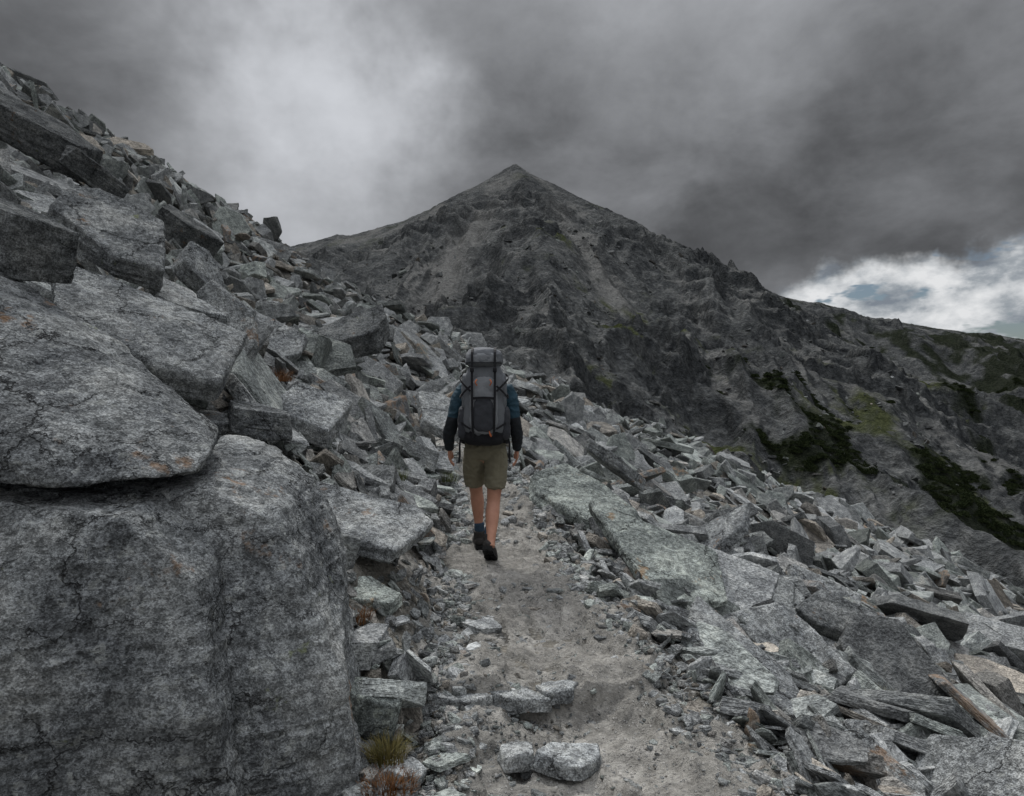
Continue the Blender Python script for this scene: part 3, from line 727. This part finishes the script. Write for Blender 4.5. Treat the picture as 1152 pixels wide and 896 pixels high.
# ------------------------------------------------------------ backpack
pack=bpy.data.objects.new('backpack',None); COL.objects.link(pack); pack.location=HO; 
def rbox(name,c,d,mat,bev=.3,taper=1.0,wr=.004,wf=10,rot=None,n=14):
    bm=bmesh.new(); bmesh.ops.create_cube(bm,size=1)
    bmesh.ops.subdivide_edges(bm,edges=bm.edges[:],cuts=n,use_grid_fill=True)
    e=2+2/max(bev,.05)*.5
    for v in bm.verts:
        p=v.co*2; q=(abs(p.x)**e+abs(p.y)**e+abs(p.z)**e)**(1/e); p=p/q
        t=1+(taper-1)*(p.z*.5+.5)
        v.co=Vector((p.x*d[0]/2*t,p.y*d[1]/2*t,p.z*d[2]/2))
    me=bm_to_mesh(bm,name)
    nn=len(me.vertices); co=np.empty(nn*3,np.float32); me.vertices.foreach_get('co',co); co=co.reshape(-1,3).astype(float)
    nr=np.empty(nn*3,np.float32); me.vertices.foreach_get('normal',nr); nr=nr.reshape(-1,3)
    if wr: co+=nr*(wr*(ridged((co[:,0]+c[0]*3)*wf,(co[:,1]+c[1])*wf,(co[:,2]+c[2])*wf*1.5,3)-.6))[:,None]
    me.vertices.foreach_set('co',co.astype(np.float32).ravel()); me.update()
    ob=mesh_obj(name,me,mat,pack,loc=c)
    if rot: ob.rotation_euler=rot
    return ob
def strap(name,P,w,th,mat,side=(1,0,0),k=4):
    C=catmull(P,k); bm=bmesh.new(); S=Vector(side); rings=[]
    for i,c in enumerate(C):
        t=(Vector(C[min(i+1,len(C)-1)])-Vector(C[max(i-1,0)])).normalized(); n_=t.cross(S).normalized(); s_=n_.cross(t).normalized(); p=Vector(c)
        rings.append([bm.verts.new(p+s_*a*w/2+n_*b*th/2) for a,b in((-1,-1),(1,-1),(1,1),(-1,1))])
    for r0,r1 in zip(rings[:-1],rings[1:]):
        for j in range(4): bm.faces.new((r0[j],r0[(j+1)%4],r1[(j+1)%4],r1[j]))
    bm.faces.new(rings[0][::-1]); bm.faces.new(rings[-1]); bmesh.ops.recalc_face_normals(bm,faces=bm.faces[:])
    return mesh_obj(name,bm_to_mesh(bm,name,False),mat,pack)
rbox('main_sack',(0,-.225,1.30),(.335,.23,.62),M_grey,.5,.90,.009,9)
rbox('bottom_compartment',(0,-.215,1.035),(.31,.225,.16),M_black,.5,1,.005)
rbox('top_lid',(0,-.215,1.645),(.315,.28,.155),M_grey,.95,.84,.008,11)
rbox('lid_pocket',(0,-.315,1.635),(.22,.075,.09),M_grey2,.8,.85,.003)
rbox('front_panel',(0,-.325,1.27),(.225,.07,.44),M_grey2,.6,.9,.007,12)
rbox('front_mesh_pocket',(0,-.345,1.20),(.165,.06,.26),M_dk,.6,.9,.004,14)
for sx in(-1,1):
    rbox('side_pocket',(sx*.165,-.215,1.13),(.085,.17,.26),M_dk,.7,.85,.006,14)
    rbox('side_panel',(sx*.148,-.22,1.38),(.06,.17,.28),M_grey,.7,.85,.006,14)
    strap('front_strap',[(sx*.085,-.20,1.73),(sx*.088,-.325,1.70),(sx*.088,-.365,1.60),(sx*.088,-.372,1.40),(sx*.085,-.375,1.20),(sx*.08,-.345,1.02)],.018,.004,M_black)
    rbox('buckle',(sx*.088,-.374,1.545),(.03,.014,.038),M_black,.2,1,0,n=3)
    for i,(z_,dr_) in enumerate(((1.48,.10),(1.33,-.09),(1.15,.06))):
        strap('compression_strap',[(sx*.125,-.13,z_+.05),(sx*.180,-.17,z_+.03),(sx*.190,-.25,z_),(sx*.150,-.335,z_-dr_*.5),(sx*.10,-.368,z_-dr_)],.015,.004,M_black,(0,0,1))
    strap('shoulder_strap',[(sx*.085,-.10,1.40),(sx*.10,-.04,1.49),(sx*.11,.05,1.50),(sx*.115,.13,1.42),(sx*.12,.165,1.30),(sx*.14,.14,1.16),(sx*.17,.03,1.10),(sx*.15,-.11,1.08)],.06,.014,M_black)
    strap('load_lifter',[(sx*.10,-.02,1.50),(sx*.10,-.11,1.57)],.018,.004,M_black)
    strap('hip_belt',[(sx*.10,-.13,1.02),(sx*.17,-.08,1.01),(sx*.185,.02,1.0),(sx*.13,.11,.985),(sx*.02,.135,.98)],.095,.022,M_black,(0,0,1))
    strap('dangling_strap',[(sx*.185,-.10,1.02),(sx*.20,-.14,.96),(sx*.198,-.15,.88),(sx*.205,-.15,.81)],.016,.003,M_black,(1,0,0))
    strap('orange_loop',[(sx*.05,-.372,1.47),(sx*.062,-.388,1.45),(sx*.05,-.372,1.425)],.008,.006,M_or)
    strap('orange_tab',[(sx*.192,-.24,1.235),(sx*.196,-.25,1.20)],.02,.006,M_or,(0,1,0))
    rbox('hip_fin',(sx*.17,-.1,1.03),(.06,.09,.10),M_black,.5,1,.002)
strap('lid_zip',[(-.14,-.30,1.60),(-.08,-.358,1.60),(.08,-.358,1.60),(.14,-.30,1.60)],.007,.004,M_black,(0,0,1))
strap('haul_loop',[(-.03,-.10,1.60),(-.015,-.10,1.66),(.015,-.10,1.66),(.03,-.10,1.60)],.014,.005,M_black,(0,1,0))
strap('pocket_hem',[(-.08,-.365,1.325),(0,-.382,1.33),(.08,-.365,1.325)],.02,.005,M_black,(0,0,1))
strap('ice_axe_loop',[(.04,-.35,1.10),(.05,-.36,1.05),(.06,-.35,1.03),(.05,-.33,1.07)],.008,.004,M_or)

# ------------------------------------------------------------ low shrubs on the far slope
shr=bpy.data.collections.new('shrub_kinds')
ml,N=newmat('shrub_leaves'); co=N.n('ShaderNodeTexCoord').outputs['Object']
N.stone(N.ramp(N.noise(co,3,3,.6),[(.3,(.012,.018,.009)),(.7,(.042,.052,.024))]))
for i in range(3):
    g_=random.Random(i+60); bm=bmesh.new()
    for k in range(420):
        a=g_.random()*6.28; b=g_.random(); r=.5*g_.uniform(.5,1.05)*(1+.3*math.sin(a*3+i)); p=Vector((r*math.cos(a)*math.sqrt(1-b*b*.9),r*math.sin(a)*math.sqrt(1-b*b*.9),.42*b*g_.uniform(.7,1.1)))
        q=Euler((g_.random()*6,g_.random()*6,g_.random()*6)).to_matrix(); s_=.06
        bm.faces.new([bm.verts.new(p+q@Vector(v)*s_) for v in((-1,-.5,0),(1,-.4,0),(.2,1,.2))])
    me=bm_to_mesh(bm,'shrub_kind',False); me.materials.append(ml); ob=bpy.data.objects.new('shrub_kind_%d'%i,me); shr.objects.link(ob)
g=np.random.default_rng(31); n=26000
x=g.uniform(40,230,n); y=g.uniform(80,300,n)
sh=np.exp(-(((x-108)/48)**2+((y-138)/40)**2))*1.0
fr_=sst(90,240,x)*.45
keep=(np.maximum(sh,fr_)+.55*fbm(x/12,y/16,1.4,4)+.2*pn(x/4,y/4,3))>.55
x,y=x[keep][:4500],y[keep][:4500]; n=len(x); z=mountain_h(x,y)
s=g.uniform(1.0,2.6,n); rot=np.zeros((n,3)); rot[:,2]=g.uniform(0,6.28,n)
scatter('mountain_shrubs',np.stack([x,y,z-.1],-1),rot,np.stack([s,s,s*g.uniform(.5,1.0,n)],-1),g.integers(0,3,n),np.ones((n,4)),shr)

# ------------------------------------------------------------ sky, sun
SE,SR=math.radians(54),math.radians(-26)
w=bpy.data.worlds.new('World'); scene.world=w; w.use_nodes=True; N=NT(w.node_tree)
try: w.cycles.sampling_method='MANUAL'; w.cycles.sample_map_resolution=256
except Exception as e: print(e)
d=N.vm('NORMALIZE',N.n('ShaderNodeTexCoord').outputs['Generated'])
wn=N.vm('SUBTRACT',N.noise(d,4.5,5,.6,0,1),(.5,.5,.5)); wn=N.vm('SCALE',wn,scale=.36)
dw=N.vm('NORMALIZE',N.vm('ADD',d,wn))
sx=N.n('ShaderNodeSeparateXYZ',ins={0:d}); dx,dy,dz=sx.outputs
den=N.m('ADD',N.m('MAXIMUM',dz,0.0),.30)
pv=N.n('ShaderNodeCombineXYZ',ins={0:N.m('DIVIDE',dx,den),1:N.m('DIVIDE',dy,den),2:.3}).outputs[0]
nA=N.noise(pv,1.5,6,.55,.1); nB=N.noise(N.vm('MULTIPLY',d,(1,1,1.6)),6.0,6,.58,.15)
L=N.m('ADD',.170,N.m('ADD',N.m('MULTIPLY',N.m('SUBTRACT',nA,.5),.30),N.m('MULTIPLY',N.m('SUBTRACT',nB,.5),.30)))
def blob(c,e,k,amp):
    v=Vector((c,1,e)).normalized()
    q=N.vm('DOT_PRODUCT',dw,tuple(v),out=1)
    return N.m('MULTIPLY',N.m('EXPONENT',N.m('MULTIPLY',N.m('SUBTRACT',q,1.0),k)),amp)
for b in [(-.30,.45,130,.30),(-.17,.385,200,.14),(-.36,.24,55,.15),(.25,.48,70,.11),(.5,.33,22,-.055),(.33,.25,45,-.055),(-.75,.58,35,-.06),(.0,.58,60,-.04)]:
    L=N.m('ADD',L,blob(*b))
# soft floor so the darkest cloud keeps structure
fl=N.m('MULTIPLY_ADD',nB,.14,.010)
L=N.m('SMOOTH_MAX',L,fl,.04)
zen=N.m('MULTIPLY',N.m('EXPONENT',N.m('MULTIPLY',N.m('SUBTRACT',dz,1.0),6.5)),2.8)  # brighter overhead sky, out of view, added to light the scene
back=N.mr(dy,.1,-.7,0,.26)  # extra sky brightness behind the camera, added as fill light
L=N.m('ADD',L,N.m('ADD',zen,back))
cl=N.mix(1.0,N.gray(L),(.955,.985,1.045),'MULTIPLY')
bn=N.m('MULTIPLY',N.m('SUBTRACT',N.noise(d,9,5,.62),.5),.13)
bd=N.m('SUBTRACT',N.m('ADD',.150,N.m('MULTIPLY',N.m('SUBTRACT',dx,.353),.16)),N.m('ADD',dz,bn))
gap=N.m('MULTIPLY',N.mr(bd,-.012,.020),N.mr(dx,.26,.40))
nC=N.noise(N.vm('MULTIPLY',d,(1,1,1.8)),15,6,.56,.1)
cum=N.ramp(nC,[(.38,(.20,.23,.27)),(.47,(.34,.37,.40)),(.55,(.56,.58,.60)),(.66,(.76,.77,.78))])
cl=N.mix(gap,cl,cum)
sky=N.n('ShaderNodeTexSky',sky_type='NISHITA',sun_disc=False,sun_elevation=SE,sun_rotation=SR)
b1=N.n('ShaderNodeBackground',ins={0:sky.outputs[0],1:.05}); b2=N.n('ShaderNodeBackground',ins={0:cl,1:1.0})
hole=N.m('MULTIPLY',gap,N.mr(N.noise(N.vm('MULTIPLY',d,(1,1,2.8)),11,4,.55),.46,.39))
cov=N.m('SUBTRACT',1.0,hole)
low=N.mr(dz,-.02,-.08)
b3=N.n('ShaderNodeBackground',ins={0:(.06,.06,.06,1),1:1.0})
m1=N.n('ShaderNodeMixShader',ins={0:cov,1:b1.outputs[0],2:b2.outputs[0]}); m2=N.n('ShaderNodeMixShader',ins={0:low,1:m1.outputs[0],2:b3.outputs[0]})
o=N.n('ShaderNodeOutputWorld'); N.l(m2.outputs[0],o.inputs[0])
sd=bpy.data.lights.new('sun','SUN'); sd.energy=3.3; sd.angle=math.radians(9); sd.color=(1,.98,.95)
so=bpy.data.objects.new('sun',sd); COL.objects.link(so)
dv=Vector((math.sin(SR)*math.cos(SE),math.cos(SR)*math.cos(SE),math.sin(SE))); so.rotation_euler=dv.to_track_quat('Z','Y').to_euler()

cam=bpy.data.cameras.new('camera'); cam.lens=24; cam.sensor_width=36; cam.clip_start=.05; cam.clip_end=5000
co_=bpy.data.objects.new('camera',cam); COL.objects.link(co_); co_.location=(0,0,1.5); co_.rotation_euler=(math.radians(90),0,0)
scene.camera=co_
scene.view_settings.view_transform='Standard'; scene.view_settings.look='None'; scene.view_settings.exposure=0
print('done',time.time()-T0)
